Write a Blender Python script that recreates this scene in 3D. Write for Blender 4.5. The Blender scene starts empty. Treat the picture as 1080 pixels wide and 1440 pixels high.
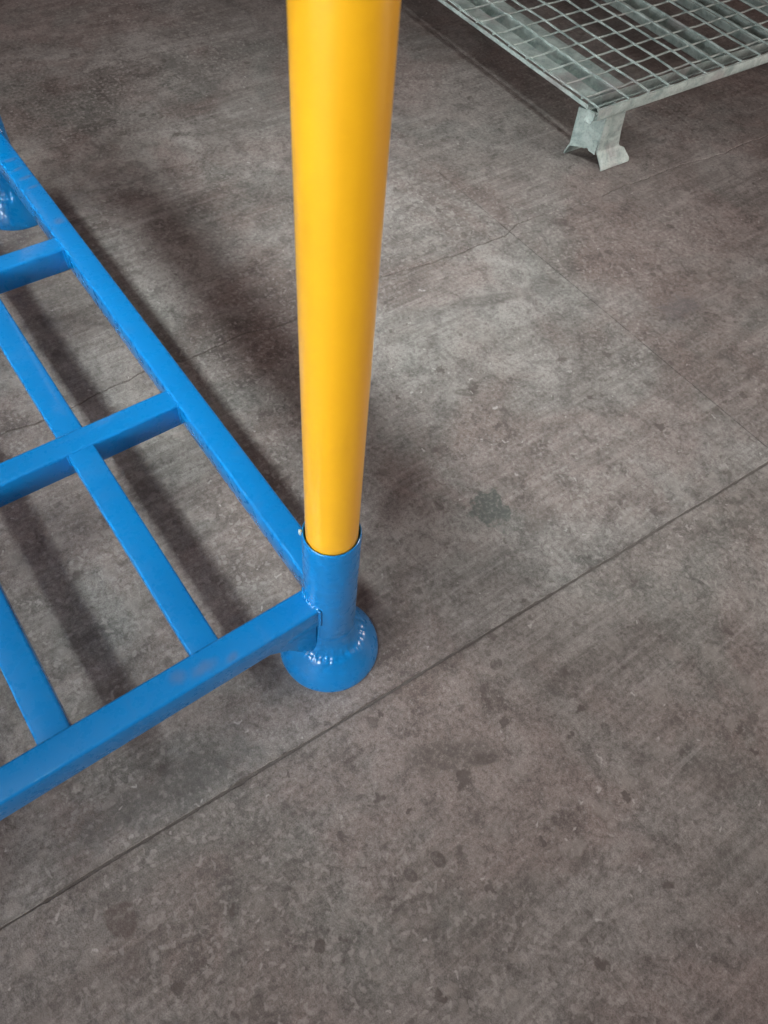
import bpy, bmesh, math, random
from mathutils import Vector, Matrix, noise
random.seed(7)
S = bpy.context.scene
COL = S.collection
PI = math.pi

# ---------------------------------------------------------------- camera
cam_d = bpy.data.cameras.new('camera')
cam = bpy.data.objects.new('camera', cam_d); COL.objects.link(cam)
R_ = Vector((0.80811467, -0.58480287, 0.07040091)); U_ = Vector((0.46011151, 0.70134975, 0.54443175)); F_ = Vector((0.36776091, 0.40757101, -0.83584555))
M = Matrix((R_, U_, -F_)).transposed().to_4x4(); M.translation = Vector((-0.2512, -0.3616, 1.0454))
cam.matrix_world = M
cam_d.sensor_fit = 'VERTICAL'; cam_d.sensor_height = 36; cam_d.sensor_width = 27; cam_d.lens = 26.116
cam_d.clip_start = 0.02; cam_d.clip_end = 200
cam_d.dof.use_dof = True; cam_d.dof.focus_distance = 1.15; cam_d.dof.aperture_fstop = 11
S.camera = cam

# ---------------------------------------------------------------- dim hall air, lamps, exposure
W = bpy.data.worlds.new('World'); S.world = W; W.use_nodes = True
bg = W.node_tree.nodes['Background']; bg.inputs[0].default_value = (1.0, 0.68, 0.64, 1); bg.inputs[1].default_value = 0.09
def aim(o, tgt): o.rotation_euler = (Vector(tgt) - o.location).to_track_quat('-Z', 'Y').to_euler()
def lamp(name, typ, loc, tgt, power, col, **kw):
    d = bpy.data.lights.new(name, typ); d.energy = power; d.color = col
    for k, v in kw.items(): setattr(d, k, v)
    o = bpy.data.objects.new(name, d); COL.objects.link(o); o.location = loc; aim(o, tgt); return o
def tilt(o, tx, ty): o.rotation_euler = (math.atan2(ty - o.location.y, o.location.z), -math.atan2(tx - o.location.x, o.location.z), 0)
for y in (-1.7, -.4, .9, 2.2):
    tilt(lamp('roof_light', 'AREA', (-3.00, y, 7.0), (0, 0, 0), 2.0, (0.94, 1.0, 0.985), shape='RECTANGLE', size=0.85, size_y=1.25, spread=math.radians(15)), .47, .56)
tilt(lamp('roof_light', 'AREA', (-4.60, 1.2, 7.0), (0, 0, 0), 1.7, (1.0, 0.86, 0.82), shape='RECTANGLE', size=1.60, size_y=3.2, spread=math.radians(22)), .34, .58)
for i, (x, y, p) in enumerate([(-3.4, 4.6, 6), (3.6, 2.4, 5), (-3.8, -2.6, 6), (-1.4, -3.1, 6), (1.0, -3.4, 5)]):
    lamp('ceiling_lamp', 'AREA', (x, y, 6.5), (x, y, 0), p, (0.95, 0.98, 1.0), shape='RECTANGLE', size=0.28, size_y=0.08)
for y in (0.1, -1.2, -2.5):
    lamp('window_and_fill_light', 'AREA', (-5.0, y, 1.35), (0, 0, 0.6), 86, (0.97, 0.99, 1.0), shape='RECTANGLE', size=0.7, size_y=1.5)
lamp('window_and_fill_light', 'AREA', (4.6, -2.6, 1.1), (0, 0, 0.7), 115, (1.0, 0.85, 0.79), shape='RECTANGLE', size=1.4, size_y=1.5)  # added fill lamp, no window here; brightens the right side of the post
S.cycles.use_adaptive_sampling = True; S.cycles.adaptive_threshold = .03; S.cycles.adaptive_min_samples = 32
S.cycles.max_bounces = 3; S.cycles.diffuse_bounces = 2; S.cycles.glossy_bounces = 3
vs = S.view_settings; vs.view_transform = 'Standard'; vs.look = 'None'; vs.gamma = 1; vs.exposure = 0.22; vs.use_curve_mapping = False

# ---------------------------------------------------------------- node helpers
class NT:
    def __init__(s, name):
        s.m = bpy.data.materials.new(name); s.m.use_nodes = True; s.t = s.m.node_tree
        s.b = s.t.nodes['Principled BSDF']; s.dim = '3D'; s.wn = {}
    def n(s, typ, **kw):
        x = s.t.nodes.new(typ)
        for k, v in kw.items(): setattr(x, k, v)
        return x
    def L(s, a, b): s.t.links.new(a, b)
    def put(s, sock, v):
        if hasattr(v, 'is_output') or isinstance(v, bpy.types.NodeSocket): s.L(v, sock)
        else: sock.default_value = v
    def pos(s):
        return s.n('ShaderNodeNewGeometry').outputs['Position']
    def mapping(s, vec, sc=(1, 1, 1), rz=0, loc=(0, 0, 0)):
        x = s.n('ShaderNodeMapping'); s.L(vec, x.inputs[0]); x.inputs['Scale'].default_value = sc
        x.inputs['Rotation'].default_value = (0, 0, rz); x.inputs['Location'].default_value = loc; return x.outputs[0]
    def noise(s, vec, scale, detail=4, rough=.55, dist=0):
        x = s.n('ShaderNodeTexNoise', noise_dimensions=s.dim); s.L(vec, x.inputs['Vector']); x.inputs['Scale'].default_value = scale
        x.inputs['Detail'].default_value = detail; x.inputs['Roughness'].default_value = rough; x.inputs['Distortion'].default_value = dist
        return x.outputs
    def voro(s, vec, scale, feature='F1'):
        x = s.n('ShaderNodeTexVoronoi', feature=feature, voronoi_dimensions=s.dim); s.L(vec, x.inputs['Vector']); x.inputs['Scale'].default_value = scale; return x.outputs
    def rng(s, v, a, b, c=0., d=1., smooth=True):
        x = s.n('ShaderNodeMapRange', interpolation_type='SMOOTHSTEP' if smooth else 'LINEAR'); s.put(x.inputs[0], v)
        for i, q in zip((1, 2, 3, 4), (a, b, c, d)): x.inputs[i].default_value = q
        return x.outputs[0]
    def math(s, op, a, b=0.):
        x = s.n('ShaderNodeMath', operation=op); s.put(x.inputs[0], a); s.put(x.inputs[1], b); return x.outputs[0]
    def vmath(s, op, a, b=(0, 0, 0)):
        x = s.n('ShaderNodeVectorMath', operation=op); s.put(x.inputs[0], a); s.put(x.inputs[1], b)
        return x.outputs['Value'] if op in ('LENGTH', 'DISTANCE') else x.outputs[0]
    def mix(s, fac, a, b, mode='MIX'):
        x = s.n('ShaderNodeMix', data_type='RGBA', blend_type=mode); s.put(x.inputs[0], fac)
        s.put(x.inputs[6], (*a, 1) if isinstance(a, tuple) else a); s.put(x.inputs[7], (*b, 1) if isinstance(b, tuple) else b); return x.outputs[2]
    def bump(s, h, strength, dist, nrm=None):
        x = s.n('ShaderNodeBump'); s.put(x.inputs['Height'], h); x.inputs['Strength'].default_value = strength; x.inputs['Distance'].default_value = dist
        if nrm is not None: s.L(nrm, x.inputs['Normal'])
        return x.outputs[0]
    def set(s, **kw):
        for k, v in kw.items():
            i = s.b.inputs[k.replace('_', ' ')]; s.put(i, (*v, 1) if isinstance(v, tuple) and len(v) == 3 else v)
    def stain(s, P, cx, cy, rx, ry, rz=0, warp=.5, soft=.5, wscale=30):
        q = s.vmath('SUBTRACT', P, (cx, cy, 0)); 
        if wscale not in s.wn: s.wn[wscale] = s.noise(P, wscale, 3)[1]
        w = s.wn[wscale]
        mp = s.mapping(q, (1, 1, 1), -rz); sc = s.vmath('MULTIPLY', mp, (1 / rx, 1 / ry, 0))
        w = s.vmath('SCALE', s.vmath('SUBTRACT', w, (.5, .5, .5)))
        w.node.inputs['Scale'].default_value = warp * 2.4
        sc = s.vmath('MULTIPLY', s.vmath('ADD', sc, w), (1, 1, 0))
        return s.rng(s.vmath('LENGTH', sc), 1 - soft, 1 + soft * .3, 1, 0)

# ---------------------------------------------------------------- materials
def concrete(part, tint):
    t = NT('worn_concrete_' + part); part = part.split('_')[0]; t.dim = '2D'; P = t.pos()
    n1 = t.noise(P, 1.7, 4, .62, .3)[0]; n2 = t.noise(t.mapping(P, loc=(3, 7, 0)), 4.5, 6, .65, .6)[0]
    n3 = t.noise(P, 22, 5, .7, .4)[0]; n4 = t.noise(P, 130, 3, .7)[0]; n5 = t.noise(P, 480, 1, .7)[0]
    c = t.mix(t.rng(n2, .33, .67), (.150, .137, .129), (.250, .237, .227))
    c = t.mix(t.math('MULTIPLY', t.rng(n1, .42, .62), .40), c, (.245, .240, .228))
    nr = t.noise(t.mapping(P, loc=(11, 2, 0)), 2.6, 4, .6, .5)[0]
    c = t.mix(t.math('MULTIPLY', t.rng(nr, .42, .60), .38), c, (.170, .120, .110))
    ng = t.noise(t.mapping(P, loc=(1, 21, 0)), 3.3, 4, .6, .5)[0]
    c = t.mix(t.math('MULTIPLY', t.rng(ng, .52, .68), .42), c, (.150, .160, .150))
    # cloudy small scale mottling
    c = t.mix(t.rng(n3, .25, .75), c, t.mix(1., c, (1.46, 1.44, 1.42), 'MULTIPLY')); 
    c = t.mix(t.rng(n3, .30, .50, .50, 0), c, t.mix(1., c, (.62, .60, .59), 'MULTIPLY'))
    c = t.mix(t.rng(n4, .32, .52, .55, 0), c, t.mix(1., c, (.50, .47, .46), 'MULTIPLY'))
    c = t.mix(t.rng(n4, .54, .74, 0, .45), c, (.42, .40, .38))
    c = t.mix(t.rng(n5, .35, .65, .55, 0), c, t.mix(1., c, (.55, .55, .55), 'MULTIPLY'))
    # trowel strokes and sweeping scratches in two directions
    for rz, k, off in ((.55, .26, 0), (-.35, .26, 5), (1.35, .26, 9)):
        st = t.noise(t.mapping(P, (3.0, 75, 1), rz, (off, off, 0)), 1.0, 3, .7, 0)[0]
        msk = t.rng(t.noise(t.mapping(P, loc=(off + 4, 1, 0)), 3.2, 1)[0], .47, .62)
        c = t.mix(t.math('MULTIPLY', t.rng(st, .40, .56, 1, 0), t.math('MULTIPLY', msk, k)), c, (.10, .088, .08))
        c = t.mix(t.math('MULTIPLY', t.rng(st, .60, .72), t.math('MULTIPLY', msk, k * .8)), c, (.36, .345, .33))
    # pale aggregate showing where the surface is worn through
    wp = t.vmath('ADD', P, t.vmath('MULTIPLY', t.vmath('SUBTRACT', t.noise(P, 60, 2)[1], (.5, .5, .5)), (.022, .022, 0)))
    for sc, thr, colr, lo, hi, k in ((34, .34, (.33, .305, .28), .50, .64, .36), (75, .34, (.38, .36, .34), .47, .62, .42), (16, .30, (.29, .27, .25), .50, .64, .36)):
        v = t.voro(wp, sc); m = t.rng(v['Distance'], thr * .45, thr, 1, 0)
        rc = t.n('ShaderNodeSeparateColor'); t.L(v['Color'], rc.inputs[0])
        area = t.rng(t.noise(t.mapping(P, loc=(sc, 2, 0)), 2.4, 1)[0], lo - .06, hi)
        m = t.math('MULTIPLY', t.math('MULTIPLY', m, t.rng(rc.outputs[0], .5, .62)), area)
        c = t.mix(t.math('MULTIPLY', m, k), c, colr)
    # small dark oil spots
    for sc, thr, rare, k in ((9, .10, .72, .55), (22, .13, .74, .45), (55, .18, .72, .40)):
        v = t.voro(t.mapping(wp, loc=(2.3, sc, 0)), sc); m = t.rng(v['Distance'], thr * .5, thr, 1, 0)
        rc = t.n('ShaderNodeSeparateColor'); t.L(v['Color'], rc.inputs[0])
        m = t.math('MULTIPLY', m, t.rng(rc.outputs[1], rare, rare + .05))
        c = t.mix(t.math('MULTIPLY', m, k), c, (.075, .062, .056))
    # dirt along the joints and single marks with a place of their own
    sx = t.n('ShaderNodeSeparateXYZ'); t.L(P, sx.inputs[0])
    jd = t.math('ABSOLUTE', t.math('ADD', sx.outputs[1], t.math('ADD', t.math('MULTIPLY', sx.outputs[0], .0525), .1078)))
    jw = t.math('MULTIPLY', t.rng(jd, .001, .010, 1, 0), t.rng(n3, .3, .6, .45, .1))
    c = t.mix(jw, c, (.07, .062, .056))
    marks = [(.368, .052, .036, .042, .3, .85, (.080, .092, .086), .85, .5), (.05, -.235, .075, .030, -.5, .6, (.10, .088, .08), .55, .9),
             (.085, -.262, .022, .010, -.6, .5, (.08, .066, .06), .6, .7), (-.047, -.326, .0085, .014, .2, .3, (.085, .072, .066), .8, .4), (-.088, -.320, .008, .011, .3, .3, (.085, .072, .066), .7, .4),
             (-.404, -.155, .020, .024, .3, .3, (.10, .078, .07), .75, .4), (-.418, -.205, .016, .016, 0, .4, (.11, .09, .083), .5, .6),
             (.70, .46, .085, .022, -.25, .6, (.11, .10, .094), .65, .9), (.83, .43, .06, .03, .1, .6, (.11, .10, .094), .5, .9), (1.02, .575, .028, .016, -.7, .4, (.10, .082, .078), .7, .6),
             (.42, -.01, .05, .025, .2, .7, (.12, .10, .092), .55, .9), (.50, .28, .03, .010, -.6, .5, (.10, .088, .08), .65, .7),
             (1.05, .22, .07, .04, 0, .7, (.13, .125, .13), .55, .9), (-.30, -.055, .16, .035, -.1, .6, (.10, .10, .098), .5, .9), (.19, -.165, .012, .009, 0, .3, (.09, .075, .07), .7, .5), (.15, -.185, .01, .008, 0, .3, (.09, .075, .07), .6, .5)]
    reg = lambda x, y: 'south' if y < -.109 - .0525 * x else ('far' if y > .75 else 'middle')
    for cx, cy, rx, ry, rz, wpv, colr, k, soft in marks:
        if reg(cx, cy) != part: continue
        m = t.stain(P, cx, cy, rx, ry, rz, wpv, soft, 26)
        m = t.rng(t.math('ADD', m, t.math('ADD', t.rng(n4, 0, 1, -.55, .55, False), t.rng(n3, 0, 1, -.4, .4, False))), .15, .55, 0, k)
        m = t.math('MULTIPLY', m, t.rng(n4, .44, .68, 1, .55))
        m = t.math('MULTIPLY', m, t.stain(P, cx, cy, rx * 1.7, ry * 1.7, rz, 0, .5, 26))
        c = t.mix(m, c, colr)
    spots = [(.0025, -.1282, .0057), (-.0454, -.2566, .0057), (-.0673, -.2202, .0092), (-.1488, -.1249, .0057), (.1412, -.239, .0069), (.253, -.2881, .0069), (.2091, -.3096, .0057), (.0431, -.5344, .0092), (.1834, -.5223, .008), (.4244, -.4473, .0092), (.4153, -.4835, .0069), (.0442, -.2665, .0138), (.0793, -.3856, .0057), (-.0137, -.3921, .0057), (-.2246, -.3179, .008), (-.289, -.225, .0057), (-.3828, -.2573, .0103), (.2141, -.4141, .0057), (-.1364, -.4443, .0069),
             (.7187, .2476, .012), (.6939, .1414, .009), (.4941, .354, .011), (.5178, .2846, .012), (.4952, .1849, .008), (.7596, .016, .012), (.3803, .3396, .007)]
    best = None; flat = t.vmath('MULTIPLY', wp, (1, 1, 0))
    for cx, cy, r in spots:
        if reg(cx, cy) != part: continue
        d = t.math('MULTIPLY', t.vmath('DISTANCE', flat, (cx - .0005, cy, 0)), 1 / r)
        best = d if best is None else t.math('MINIMUM', best, d)
    if best is not None:
        m = t.math('MULTIPLY', t.rng(t.math('ADD', best, t.rng(n4, 0, 1, -.5, .5, False)), .55, 1.15, .75, 0), 1.)
        c = t.mix(m, c, (.082, .068, .062))
    v = t.voro(t.mapping(wp, loc=(7, 1, 0)), 42); rc = t.n('ShaderNodeSeparateColor'); t.L(v['Color'], rc.inputs[0])
    c = t.mix(t.math('MULTIPLY', t.rng(v['Distance'], .05, .14, 1, 0), t.rng(rc.outputs[2], .945, .96, 0, .5)), c, (.52, .50, .48))
    # dragged tyre scuffs: arcs round two far turning points
    for cx, cy, r, wd, y0, y1, k in ((-1.3, 1.15, 1.93, .035, 1.28, 1.75, .42), (-1.3, 1.15, 1.80, .022, 1.2, 1.6, .3), (2.9, 2.6, 1.75, .03, 1.1, 1.6, .25)):
        if part != 'far': continue
        d = t.vmath('DISTANCE', t.vmath('MULTIPLY', P, (1, 1, 0)), (cx, cy, 0))
        d = t.math('ABSOLUTE', t.math('SUBTRACT', t.math('ADD', d, t.rng(n2, 0, 1, -.03, .03, False)), r))
        m = t.math('MULTIPLY', t.rng(d, wd * .3, wd, 1, 0), t.math('MULTIPLY', t.rng(sx.outputs[1], y0, y0 + .15), t.rng(sx.outputs[1], y1 - .15, y1, 1, 0)))
        m = t.math('MULTIPLY', m, t.rng(n3, .3, .6, k * .5, k))
        c = t.mix(m, c, (.09, .082, .076))
    h = t.math('ADD', t.math('MULTIPLY', n3, .6), t.math('ADD', t.math('MULTIPLY', n4, .35), t.math('MULTIPLY', n5, .12)))
    t.set(Base_Color=t.mix(1., c, tint, 'MULTIPLY'), Roughness=t.rng(n3, .2, .8, .50, .74), Normal=t.bump(h, .35, .004))
    t.b.inputs['Specular IOR Level'].default_value = .35
    return t.m
def grime():
    t = NT('joint_dirt'); P = t.pos(); n = t.noise(P, 90, 5)[0]
    t.set(Base_Color=t.mix(n, (.075, .066, .060), (.16, .142, .13)), Roughness=.95, Normal=t.bump(n, .6, .004)); return t.m
def blue_paint():
    t = NT('blue_enamel'); P = t.pos()
    n = t.noise(P, 6, 5)[0]; f = t.noise(P, 60, 5, .6)[0]; peel = t.noise(P, 210, 3, .5)[0]
    c = t.mix(t.rng(n, .3, .7), (.0003, .172, .475), (.0003, .184, .500))
    dust = t.math('MULTIPLY', t.rng(t.noise(t.mapping(P, (1, 1, 1), .3), 14, 7, .7, .8)[0], .52, .72), .10)
    c = t.mix(dust, c, (.10, .21, .40))
    # rubbed grey finger marks on the side rail and dull smears on the front rail
    for cx, cy, rx, ry, rz in ((.002, 1.018, .016, .006, .15), (.004, .985, .015, .005, .1), (.000, 1.050, .014, .005, .2), (-.002, 1.085, .015, .006, .1),
                               (-.185, -.004, .020, .010, .0), (-.150, -.012, .010, .006, .3), (-.215, .002, .012, .012, 0), (.004, .87, .012, .010, 0)):
        c = t.mix(t.math('MULTIPLY', t.stain(P, cx, cy, rx, ry, rz, .4, .8, 60), .34), c, (.12, .125, .18))
    t.set(Base_Color=c, Roughness=t.rng(f, .25, .75, .24, .34), Normal=t.bump(t.noise(P, 45, 1, .4)[0], .035, .002))
    t.b.inputs['Specular IOR Level'].default_value = .36; t.b.inputs['Coat Weight'].default_value = .5; t.b.inputs['Coat Roughness'].default_value = .04; return t.m
def yellow_paint():
    t = NT('yellow_powder_coat'); P = t.pos()
    n = t.noise(P, 9, 5)[0]; peel = t.noise(P, 260, 3, .5)[0]; f = t.noise(t.mapping(P, (1, 1, .12)), 70, 4)[0]
    c = t.mix(t.rng(n, .3, .7), (.90, .458, .010), (.91, .468, .011))
    t.set(Base_Color=c, Roughness=t.rng(f, .2, .8, .34, .38), Normal=t.bump(peel, .05, .0006))
    t.b.inputs['Coat Weight'].default_value = .4; t.b.inputs['Coat Roughness'].default_value = .16; return t.m
def galvanised():
    t = NT('weathered_galvanised_steel'); P = t.pos()
    v = t.voro(t.mapping(P, (1, 1, 1)), 70); rc = t.n('ShaderNodeSeparateColor'); t.L(v['Color'], rc.inputs[0])
    n = t.noise(P, 26, 6, .65, .5)[0]; f = t.noise(P, 190, 4, .7)[0]
    c = t.mix(t.rng(n, .3, .7), (.19, .265, .25), (.44, .54, .51))
    c = t.mix(t.math('MULTIPLY', rc.outputs[0], .22), c, (.58, .63, .61))
    c = t.mix(t.rng(f, .3, .5, .45, 0), c, (.11, .12, .115))
    c = t.mix(t.math('MULTIPLY', t.rng(t.noise(t.mapping(P, loc=(4, 4, 4)), 9, 5)[0], .52, .7), .55), c, (.27, .235, .235))
    t.set(Base_Color=c, Roughness=t.rng(n, .3, .7, .40, .62), Metallic=.12, Normal=t.bump(t.math('ADD', n, f), .25, .002)); return t.m
M_FLOORS = {k: concrete(k, v) for k, v in (('south', (.95, .92, .91)), ('middle', (1.02, 1.02, 1.02)), ('far', (1.0, 1.0, 1.0)), ('middle_right', (.95, .915, .91)), ('far_right', (.95, .92, .915)))}  # south tint paints some light falloff into the slab colour
M_DIRT, M_BLUE, M_YEL, M_GALV = grime(), blue_paint(), yellow_paint(), galvanised()

# ---------------------------------------------------------------- object helpers
def mesh_obj(name, bm, mat, parent=None, smooth=True, recalc=True):
    if recalc: bmesh.ops.recalc_face_normals(bm, faces=bm.faces)
    me = bpy.data.meshes.new(name); bm.to_mesh(me); bm.free(); me.materials.append(mat)
    if smooth:
        for p in me.polygons: p.use_smooth = True
        try: me.set_sharp_from_angle(angle=math.radians(38))
        except Exception: pass
    o = bpy.data.objects.new(name, me); COL.objects.link(o); o.parent = parent; return o
def inst(src, parent, loc=None, rot=None):
    o = src.copy(); COL.objects.link(o); o.parent = parent
    if loc is not None: o.location = loc
    if rot is not None: o.rotation_euler = rot
    return o
def thing(name, label, cat, loc=(0, 0, 0), rz=0):
    o = bpy.data.objects.new(name, None); COL.objects.link(o); o.location = loc; o.rotation_euler = (0, 0, rz)
    o.empty_display_size = .05; o['label'] = label; o['category'] = cat; return o
def lathe(prof, n=64, closed=False):
    bm = bmesh.new(); rings = []
    for r, z in prof: rings.append([bm.verts.new((r * math.cos(2 * PI * i / n), r * math.sin(2 * PI * i / n), z)) for i in range(n)])
    k = len(rings)
    for a in range(k if closed else k - 1):
        A, B = rings[a], rings[(a + 1) % k]
        for i in range(n): bm.faces.new((A[i], A[(i + 1) % n], B[(i + 1) % n], B[i]))
    return bm
def section_tube(x0, x1, y0, y1, z0, z1, axis, r=.0042, seg=4, open_ends=False):
    """square tube with rounded corners running along axis"""
    bm = bmesh.new()
    if axis == 'x': a0, a1, b0, b1, l0, l1 = y0, y1, z0, z1, x0, x1
    else: a0, a1, b0, b1, l0, l1 = x0, x1, z0, z1, y0, y1
    pts = []
    for (cx, cy, s) in ((a1 - r, b1 - r, 0), (a0 + r, b1 - r, 1), (a0 + r, b0 + r, 2), (a1 - r, b0 + r, 3)):
        for i in range(seg + 1):
            t = (s + i / seg) * PI / 2; pts.append((cx + r * math.cos(t), cy + r * math.sin(t)))
    def v(l, p): return bm.verts.new((l, p[0], p[1]) if axis == 'x' else (p[0], l, p[1]))
    A = [v(l0, p) for p in pts]; B = [v(l1, p) for p in pts]; n = len(pts)
    for i in range(n): bm.faces.new((A[i], A[(i + 1) % n], B[(i + 1) % n], B[i]))
    bm.faces.new(A); bm.faces.new(B); return bm
def sweep(path, rad, n=8, cap=True, bm=None):
    bm = bm or bmesh.new(); rings = []
    up = Vector((0, 0, 1)); prev = None
    for i, p in enumerate(path):
        p = Vector(p); q = Vector(path[min(i + 1, len(path) - 1)]) - Vector(path[max(i - 1, 0)]); q.normalize()
        if prev is None:
            a = q.cross(up)
            if a.length < .1: a = q.cross(Vector((1, 0, 0)))
        else: a = prev - q * prev.dot(q)
        a.normalize(); b = q.cross(a); prev = a; r = rad(i) if callable(rad) else rad
        rings.append([bm.verts.new(p + (a * math.cos(2 * PI * k / n) + b * math.sin(2 * PI * k / n)) * r) for k in range(n)])
    for A, B in zip(rings, rings[1:]):
        for k in range(n): bm.faces.new((A[k], A[(k + 1) % n], B[(k + 1) % n], B[k]))
    if cap: bm.faces.new(rings[0]); bm.faces.new(rings[-1])
    return bm
def weld_bm(p0, p1, r=.0022, seed=0):
    p0, p1 = Vector(p0), Vector(p1); L = (p1 - p0).length; n = max(8, int(L / .0011)); rr = random.Random(seed)
    ph = rr.random() * 6
    path = [p0.lerp(p1, i / n) + Vector((rr.uniform(-1, 1), rr.uniform(-1, 1), rr.uniform(-1, 1))) * .00022 for i in range(n + 1)]
    return sweep(path, lambda i: r * (.82 + .22 * abs(math.sin(i * .62 + ph)) + rr.uniform(-.05, .05)) * min(1, .35 + min(i, n - i) * .3), 8)

# ---------------------------------------------------------------- floor: dirt bed under separate concrete slabs (joints and crack are real gaps)
bm = bmesh.new(); bmesh.ops.create_grid(bm, x_segments=8, y_segments=8, size=9)
fl = mesh_obj('floor', bm, M_DIRT); fl.location.z = -.0022; fl['kind'] = 'structure'
def fnoise(x, s, seed): return noise.noise(Vector((x * s, seed, seed * .37)))
def joint_y(x): return -.109 - .0525 * (x - .0226) + .0012 * fnoise(x, 9, 3) + .0005 * fnoise(x, 60, 5)
CR = [(-9, .70), (-1, .665), (-.2543, .6408), (-.0889, .6361), (.03, .646), (.1218, .6302), (.23, .632), (.3283, .6174), (.42, .634), (.50, .630), (.566, .6289), (.65, .622), (.7326, .6053), (.8556, .6036), (.93, .620), (1.0188, .6131), (1.12, .598), (1.2199, .5992), (1.33, .592), (1.4399, .5864), (1.6, .570), (1.7846, .5597), (2.2, .55), (9, .4)]
def crack_y(x):
    for (a, ya), (b, yb) in zip(CR, CR[1:]):
        if a <= x <= b:
            return ya + (yb - ya) * (x - a) / (b - a) + .0075 * fnoise(x, 11, 1) + .0050 * fnoise(x, 32, 2) + .0026 * fnoise(x, 95, 8)
    return .5
def joint_w(x): return max(.0006, .0018 + .0009 * fnoise(x, 9, 12) + .0011 * fnoise(x, 55, 13) + .0016 * max(0, fnoise(x, 120, 17))) * (1 if x > -.47 else .35)
def crack_w(x): return max(.00022, .00120 + .0006 * fnoise(x, 5, 21) + .0007 * fnoise(x, 26, 22))
XJ = .8955
def xs(a, b):
    v, x = [], a
    while x < b - 1e-6:
        v.append(x); x += .006 if -.9 <= x <= 2.3 else (.25 if x < -1.2 or x > 2.3 else .05)
    v.append(b); return v
def slab(xa, xb, lo, hi, lw, hw, left_edge, right_edge, part):
    bm = bmesh.new(); X = xs(xa, xb); cols = []
    for i, x in enumerate(X):
        a = lo(x) + lw(x); b = hi(x) - hw(x); e = .0011; dz = .0005
        zz = dz if ((i == 0 and left_edge) or (i == len(X) - 1 and right_edge)) else 0
        fr = (.01, .025, .045, .1, .4) if part.startswith('far') else (.17, .33, .5, .67, .83)
        ys = [(a, -.006), (a, -dz * 2.4), (a + e, -zz)] + [(a + e + (b - a - 2 * e) * k, -zz) for k in fr] + [(b - e, -zz), (b, -dz * 2.4), (b, -.006)]
        cols.append([bm.verts.new((x + ((.0005 * (1 if i else -1)) if part.startswith('far') and y > .92 and abs(x - XJ) < .002 else 0), y, z if not (part.startswith('far') and y > .92) else min(0, z + zz)) ) for y, z in ys])
    for A, B in zip(cols, cols[1:]):
        for k in range(len(A) - 1): bm.faces.new((A[k], B[k], B[k + 1], A[k + 1]))
    for edge, col_ in ((left_edge, cols[0]), (right_edge, cols[-1])):
        if edge:
            low = [bm.verts.new((v.co.x, v.co.y, -.006)) for v in col_]
            for k in range(len(col_) - 1): bm.faces.new((col_[k], col_[k + 1], low[k + 1], low[k]))
    bmesh.ops.recalc_face_normals(bm, faces=bm.faces)
    if sum(f.normal.z * f.calc_area() for f in bm.faces) < 0: bmesh.ops.reverse_faces(bm, faces=bm.faces)
    o = mesh_obj('slab', bm, M_FLOORS[part], fl, smooth=False, recalc=False); o.location.z = .0022; return o
zero = lambda x: 0.
slab(-9, 9, lambda x: -9., joint_y, zero, joint_w, False, False, 'south')
slab(-9, XJ - .0007, joint_y, crack_y, joint_w, crack_w, False, True, 'middle')
slab(XJ + .0007, 9, joint_y, crack_y, joint_w, crack_w, True, False, 'middle_right')
slab(-9, XJ - .0006, crack_y, lambda x: 9., crack_w, zero, False, True, 'far')
slab(XJ + .0006, 9, crack_y, lambda x: 9., crack_w, zero, True, False, 'far_right')

# ---------------------------------------------------------------- blue stacking rack base
ZT, HT, WT = .188, .045, .0195          # rail top, rail height, half width
RX, RY = 1.08, 1.22                     # post spacing
rack = thing('stacking_rack', 'bright blue steel stacking rack base with barred deck and round sockets', 'rack')
RS, RI = .0343, .0318
def rail(name, *a, **k): return mesh_obj(name, section_tube(*a, **k), M_BLUE, rack)
rail('front_rail', -RX + .030, -.030, -WT, WT, ZT - HT, ZT, 'x')
rail('rear_rail', -RX + .030, -.030, RY - WT, RY + WT, ZT - HT, ZT, 'x')
rail('side_rail', -WT, WT, .030, RY - .030, ZT - HT, ZT, 'y')
rail('side_rail', -RX - WT, -RX + WT, .030, RY - .030, ZT - HT, ZT, 'y')
BARS = [-.171, -.360, -.540, -.720, -.909]
CROSS = [.3985, .8170]
wn = 0
def weld(p0, p1, r=.0022):
    global wn; wn += 1
    return mesh_obj('weld', weld_bm(p0, p1, r, wn), M_BLUE, rack)
for y in CROSS:
    rail('cross_bar', -RX + WT - .001, -WT + .001, y - .0193, y + .0193, ZT - .047, ZT - .0024, 'x')
    for y2 in (y - .0193, y + .0193): weld((-WT - .0005, y2, ZT - .043), (-WT - .0005, y2, ZT - .003), .0020)
    weld((-WT - .0002, y - .017, ZT - .0032), (-WT - .0002, y + .017, ZT - .0032), .0012)
for x in BARS:
    ends = [WT - .001] + sum([[y - .0185, y + .0185] for y in CROSS], []) + [RY - WT + .001]
    for i in range(0, 6, 2):
        rail('deck_bar', x - .0195, x + .0195, ends[i], ends[i + 1], ZT - .030, ZT - .0040 - (.0006 if i else 0), 'y', r=.0035)
        for yy in (ends[i] + .0012, ends[i + 1] - .0012):
            weld((x - .0197, yy, ZT - .028), (x - .0197, yy, ZT - .004), .0019)
        weld((x - .018, ends[i] + .0010, ZT - .0048), (x + .018, ends[i] + .0010, ZT - .0048), .0012)
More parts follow.
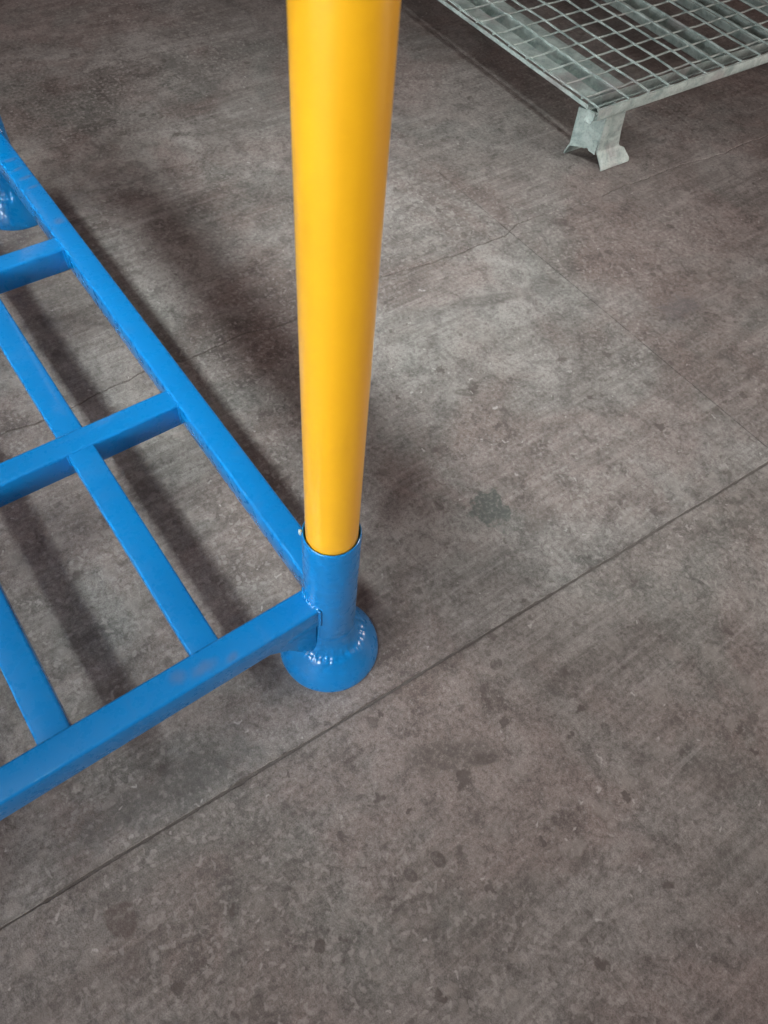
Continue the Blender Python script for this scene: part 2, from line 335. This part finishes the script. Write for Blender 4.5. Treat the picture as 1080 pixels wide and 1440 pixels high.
# corner sockets with flared feet
sock_prof = [(RS, .095), (RS, .3255), (RS - .0006, .3275), (RS - .0014, .3281), (RI + .0006, .3279), (RI, .3270), (RI, .10)]
foot_prof = [(.060, .000), (.0722, .000), (.0730, .0012), (.0731, .0050), (.0721, .0105), (.0696, .0180), (.0655, .0270), (.0607, .0362), (.0560, .0445), (.0518, .0510), (.0480, .0552), (.0445, .0580), (.0415, .0622), (.0392, .0692), (.0372, .0795), (.0358, .0890), (.0352, .0985), (.0345, .1010)]
def lumpy_foot():                       # smooth flare with an uneven painted-over weld in the fillet
    pr = [foot_prof[0]]
    for i in range(1, len(foot_prof) - 1):
        a, b, c, d = [Vector(foot_prof[min(max(j, 1), len(foot_prof) - 1)]) for j in (i - 1, i, i + 1, i + 2)]
        for q in range(4):
            t = q / 4; pr.append(tuple(.5 * (2 * b + (c - a) * t + (2 * a - 5 * b + 4 * c - d) * t * t + (3 * b - a - 3 * c + d) * t ** 3)))
    pr.append(foot_prof[-1])
    bm = lathe(pr, 160)
    for v in bm.verts:
        r = math.hypot(v.co.x, v.co.y); a = math.atan2(v.co.y, v.co.x); c_, s_ = math.cos(a), math.sin(a)
        k = max(0, 1 - abs(v.co.z - .060) / .018); k = k * k * (3 - 2 * k)
        d = k * (.0012 + .0018 * noise.noise(Vector((c_ * 6, s_ * 6, v.co.z * 50))) + .0011 * noise.noise(Vector((c_ * 14, s_ * 14, v.co.z * 90))) )
        e = .0004 * noise.noise(Vector((c_ * 2, s_ * 2, v.co.z * 20)))
        s2 = (r + d * .8 + e) / r; v.co.x *= s2; v.co.y *= s2; v.co.z += d * .7
    return bm
SPOTS = [((0, 0, 0), 0), ((0, RY, 0), -PI / 2), ((-RX, RY, 0), PI), ((-RX, 0, 0), PI / 2)]
sk0 = mesh_obj('socket', lathe(sock_prof, 96), M_BLUE, rack); ft0 = mesh_obj('foot', lumpy_foot(), M_BLUE, sk0)
def gusset(ax):                         # small plate closing the corner between rail underside and foot, with a drain hole
    bm = bmesh.new(); z1 = ZT - HT + .002
    out = [(-.115, z1), (-.098, z1 - .010), (-.074, z1 - .030), (-.058, z1 - .058), (-.040, z1 - .080), (-.032, z1 - .080), (-.032, z1)]
    A = [bm.verts.new((x, -WT + .003, z)) for x, z in out]; B = [bm.verts.new((x, -WT + .008, z)) for x, z in out]; n = len(out)
    bm.faces.new(A); bm.faces.new(B)
    for i in range(n): bm.faces.new((A[i], A[(i + 1) % n], B[(i + 1) % n], B[i]))
    bmesh.ops.bevel(bm, geom=[e for e in bm.edges], offset=.0010, segments=2, affect='EDGES')
    return bm
gs = mesh_obj('gusset', gusset(0), M_BLUE, rack)
gs2 = inst(gs, rack, (-RX, 0, 0)); gs2.scale.x = -1
for i, (loc, rz) in enumerate(SPOTS):
    if i == 0: continue
    k = inst(sk0, rack, loc, (0, 0, rz)); inst(ft0, k)
pn = mesh_obj('pin', lathe([(.0003, .0075), (.0022, .0070), (.0032, .0055), (.0034, .0020), (.0028, -.0060), (.0012, -.0100), (.0003, -.0105)], 16), M_GALV, rack)
pn.location = (-.0300, .0190, .3265); pn.scale = (.65, .65, .65)
# welds where the rails meet the corner sockets
for (cx, cy, sx_, sy_) in ((0, 0, -1, 1), (0, RY, -1, -1)):
    for q in range(2):
        pts = []
        for i in range(26):
            s = -WT + 2 * WT * i / 25; d = math.sqrt(RS * RS - s * s) + .0004
            pts.append((cx + sx_ * d, cy + s, ZT - .0002) if q == 0 else (cx + s, cy + sy_ * d, ZT - .0002))
        rr = random.Random(q + 5)
        mesh_obj('weld', sweep(pts, lambda i: .0025 * (.7 + .5 * abs(math.sin(i * .8))), 8), M_BLUE, rack)
    for q in (-1, 1):
        d = math.sqrt(RS * RS - WT * WT) + .0006
        weld((cx + sx_ * d, cy + q * WT, ZT - HT), (cx + sx_ * d, cy + q * WT, ZT), .0028)
        weld((cx + q * WT, cy + sy_ * d, ZT - HT), (cx + q * WT, cy + sy_ * d, ZT), .0028)

# ---------------------------------------------------------------- yellow upright (posts joined by a top tube above the picture)
up = thing('upright_frame', 'glossy yellow tubular steel upright standing in the blue corner socket', 'upright', (-.0004, -.0008, 0))
ZU, PR = .965, .0300
post_prof = [(PR - .004, .052), (PR, .053)] + [(PR, .053 + (ZU - .053) * i / 10) for i in range(1, 11)] + [(PR - .003, ZU + .001)]
p1 = mesh_obj('post', lathe(post_prof, 96), M_YEL, up); p2 = inst(p1, up, (0, RY, 0))
tb = mesh_obj('top_beam', section_tube(-.300, -.140, -.032, RY + .032, ZU, ZU + .045, 'y', r=.006), M_YEL, up)
for y in (0, RY): mesh_obj('bracket', section_tube(-.140, -.020, y - .02, y + .02, ZU - .045, ZU - .001, 'x', r=.004), M_YEL, up)

# ---------------------------------------------------------------- galvanised mesh pallet
ZP = .158
pal = thing('wire_mesh_pallet', 'grey galvanised wire mesh pallet on stamped steel legs behind the yellow upright', 'pallet', (1.203, .698, 0), math.radians(-2.0))
PITCH, NX, NY = .0672, 17, 20
LX = .097 + PITCH * (NX - 2); LY = .058 + PITCH * (NY - 2)
wr = .0026
XW = [0] + [.097 + PITCH * i for i in range(NX - 1)]; YW = [0] + [.058 + PITCH * i for i in range(NY - 1)]
w0 = w1 = None
for i, x in enumerate(XW):              # long wires, slightly bowed
    if w0 is None or i % 4 == 0:
        rr = random.Random(i + 3); pth = [(.0012 * math.sin(k * .7 + i) + rr.uniform(-.0004, .0004), -.004 + (LY + .008) * k / 40, .0007 * math.sin(k * 1.1 + i)) for k in range(41)]
        w0 = mesh_obj('wire', sweep(pth, wr, 7), M_GALV, pal); w0.location = (x, 0, ZP)
    else: inst(w0, pal, (x + random.uniform(-.002, .002), 0, ZP + random.uniform(-.0005, .0005)))
for j, y in enumerate(YW):              # cross wires dip between the long ones
    if w1 is None or j % 4 == 0:
        pth = []; n = (NX - 1) * 6
        for k in range(n + 1):
            i, f = divmod(k, 6)
            x = XW[min(i, NX - 1)] if f == 0 or i >= NX - 1 else XW[i] + (XW[i + 1] - XW[i]) * f / 6
            pth.append((x, .0010 * math.sin(k * .5 + j) - .0012 * math.sin(PI * f / 6), -wr * 1.8 - .0014 * math.sin(PI * f / 6)))
        w1 = mesh_obj('wire', sweep(pth, wr, 7), M_GALV, pal); w1.location = (0, y, ZP)
    else: inst(w1, pal, (0, y + random.uniform(-.002, .002), ZP))
def strip(prof, l0, l1, axis='y', th=.0025, ns=12):
    """sheet-metal profile (a, z) with thickness, run along axis"""
    bm = bmesh.new(); P2 = [Vector(p) for p in prof]; off = []
    for i, p in enumerate(P2):
        a = P2[max(i - 1, 0)]; b = P2[min(i + 1, len(P2) - 1)]; d = (b - a).normalized(); off.append(p + Vector((d.y, -d.x)) * th)
    loop = P2 + off[::-1]; cols = []
    for k in range(ns + 1):
        l = l0 + (l1 - l0) * k / ns
        cols.append([bm.verts.new((p.x, l, p.y) if axis == 'y' else (l, p.x, p.y)) for p in loop])
    n = len(loop)
    for A, B in zip(cols, cols[1:]):
        for i in range(n): bm.faces.new((A[i], A[(i + 1) % n], B[(i + 1) % n], B[i]))
    m = len(P2)
    for c in (cols[0], cols[-1]):
        for i in range(m - 1): bm.faces.new((c[i], c[i + 1], c[n - 2 - i], c[n - 1 - i]))
    return bm
zt = ZP - wr * 2.8
ch = [(0, zt), (.040, zt), (.046, zt - .006), (.050, zt - .028), (.056, zt - .032), (.078, zt - .032), (.084, zt - .028), (.088, zt - .006), (.094, zt), (.128, zt)]
for x in (.018, LX - .146):
    mesh_obj('support_channel', strip([(x + a, z) for a, z in ch], .055, LY - .030, 'y'), M_GALV, pal)
ch2 = [(0, zt), (.012, zt), (.018, zt - .006), (.020, zt - .026), (.026, zt - .030), (.052, zt - .030), (.058, zt - .026), (.060, zt - .004), (.064, zt), (.074, zt)]
for x in (.445, .640, .835):
    mesh_obj('support_channel', strip([(x + a, z) for a, z in ch2], .055, LY - .030, 'y'), M_GALV, pal)
# edge frame: folded angle with an inturned lower lip on front and rear, slim strip on the sides
ang = [(-.0030, ZP - .004), (-.0044, ZP - .010), (-.0044, ZP - .026), (-.0010, ZP - .0295), (.012, ZP - .0295)]
e0 = mesh_obj('edge_frame', strip(ang, -.002, LX + .002, 'x', ns=20), M_GALV, pal)
mesh_obj('edge_frame', strip([(LY - a, z) for a, z in ang], -.002, LX + .002, 'x', ns=20), M_GALV, pal)
sa = [(-.0030, ZP - .006), (-.0036, ZP - .010), (-.0036, ZP - .013), (-.001, ZP - .0145), (.010, ZP - .0145)]
mesh_obj('edge_frame', strip(sa, .026, LY - .026, 'y', ns=20), M_GALV, pal)
mesh_obj('edge_frame', strip([(LX - a, z) for a, z in sa], .026, LY - .026, 'y', ns=20), M_GALV, pal)
mesh_obj('inner_web', strip([(.050, ZP - .009), (.050, ZP - .034), (.062, ZP - .036)], .02, LX - .02, 'x', ns=16), M_GALV, pal)
mesh_obj('inner_rod', sweep([(LX * k / 20, .024 + .001 * math.sin(k), ZP - .016) for k in range(21)], .0026, 7), M_GALV, pal)
# stamped leg: folded channel with flared skids and an arched end plate
def sheet(bm, rows, th=.004):
    grid = [[bm.verts.new(p) for p in r] for r in rows]; fs = []
    for A, B in zip(grid, grid[1:]):
        for i in range(len(A) - 1): fs.append(bm.faces.new((A[i], A[i + 1], B[i + 1], B[i])))
    bmesh.ops.recalc_face_normals(bm, faces=fs)
    bmesh.ops.solidify(bm, geom=fs, thickness=th)
def leg_shell():
    h = ZP - .030; YM = .034; bm = bmesh.new()
    prof = [(.0035, h, .040, .104), (.0030, .075, .043, .111), (.0025, .040, .046, .119), (.0010, .033, .047, .124), (-.004, .028, .048, .136), (-.020, .0085, .0495, .147), (-.0225, .0050, .050, .147), (-.0235, .0005, .0505, .145)]
    for sgn in (1, -1):
        sheet(bm, [[((x0 - (.030 if sgn < 0 else 0)) + (x1 - x0 + (.030 if sgn < 0 else 0)) * k / 4, y if sgn > 0 else 2 * YM - (y if y > 0 else y * .55), z) for k in range(5)] for y, z, x0, x1 in prof])
    for side in (0, 1):                 # end plates, lower edge arched between the skids
        rows = []
        for fz in (0, .3, .6, .85, 1):
            r = []
            for k in range(17):
                u = k / 16; arch = .030 + .007 * math.sin(PI * u) + (.004 if k in (5, 6) else 0)
                z = h + (arch - h) * fz; x = (.0415 + .0065 * (1 - z / h) - .030 * u) if side == 0 else (.1035 + .018 * (1 - z / h))
                r.append((x, 0.0040 + .0600 * u, z))
            rows.append(r)
        sheet(bm, rows, .0028)
    return bm
l0 = mesh_obj('leg', leg_shell(), M_GALV, pal)
for lx, ly in ((LX - .19, 0), (0, LY - .068), (LX - .19, LY - .068)): inst(l0, pal, (lx, ly, 0))
# bent corner tab
bm = strip([(-.0055, ZP - .012), (-.0050, ZP - .024), (-.010, ZP - .034), (-.012, ZP - .036)], -.002, .020, 'y', th=.0025, ns=3)
mesh_obj('corner_tab', bm, M_GALV, pal)
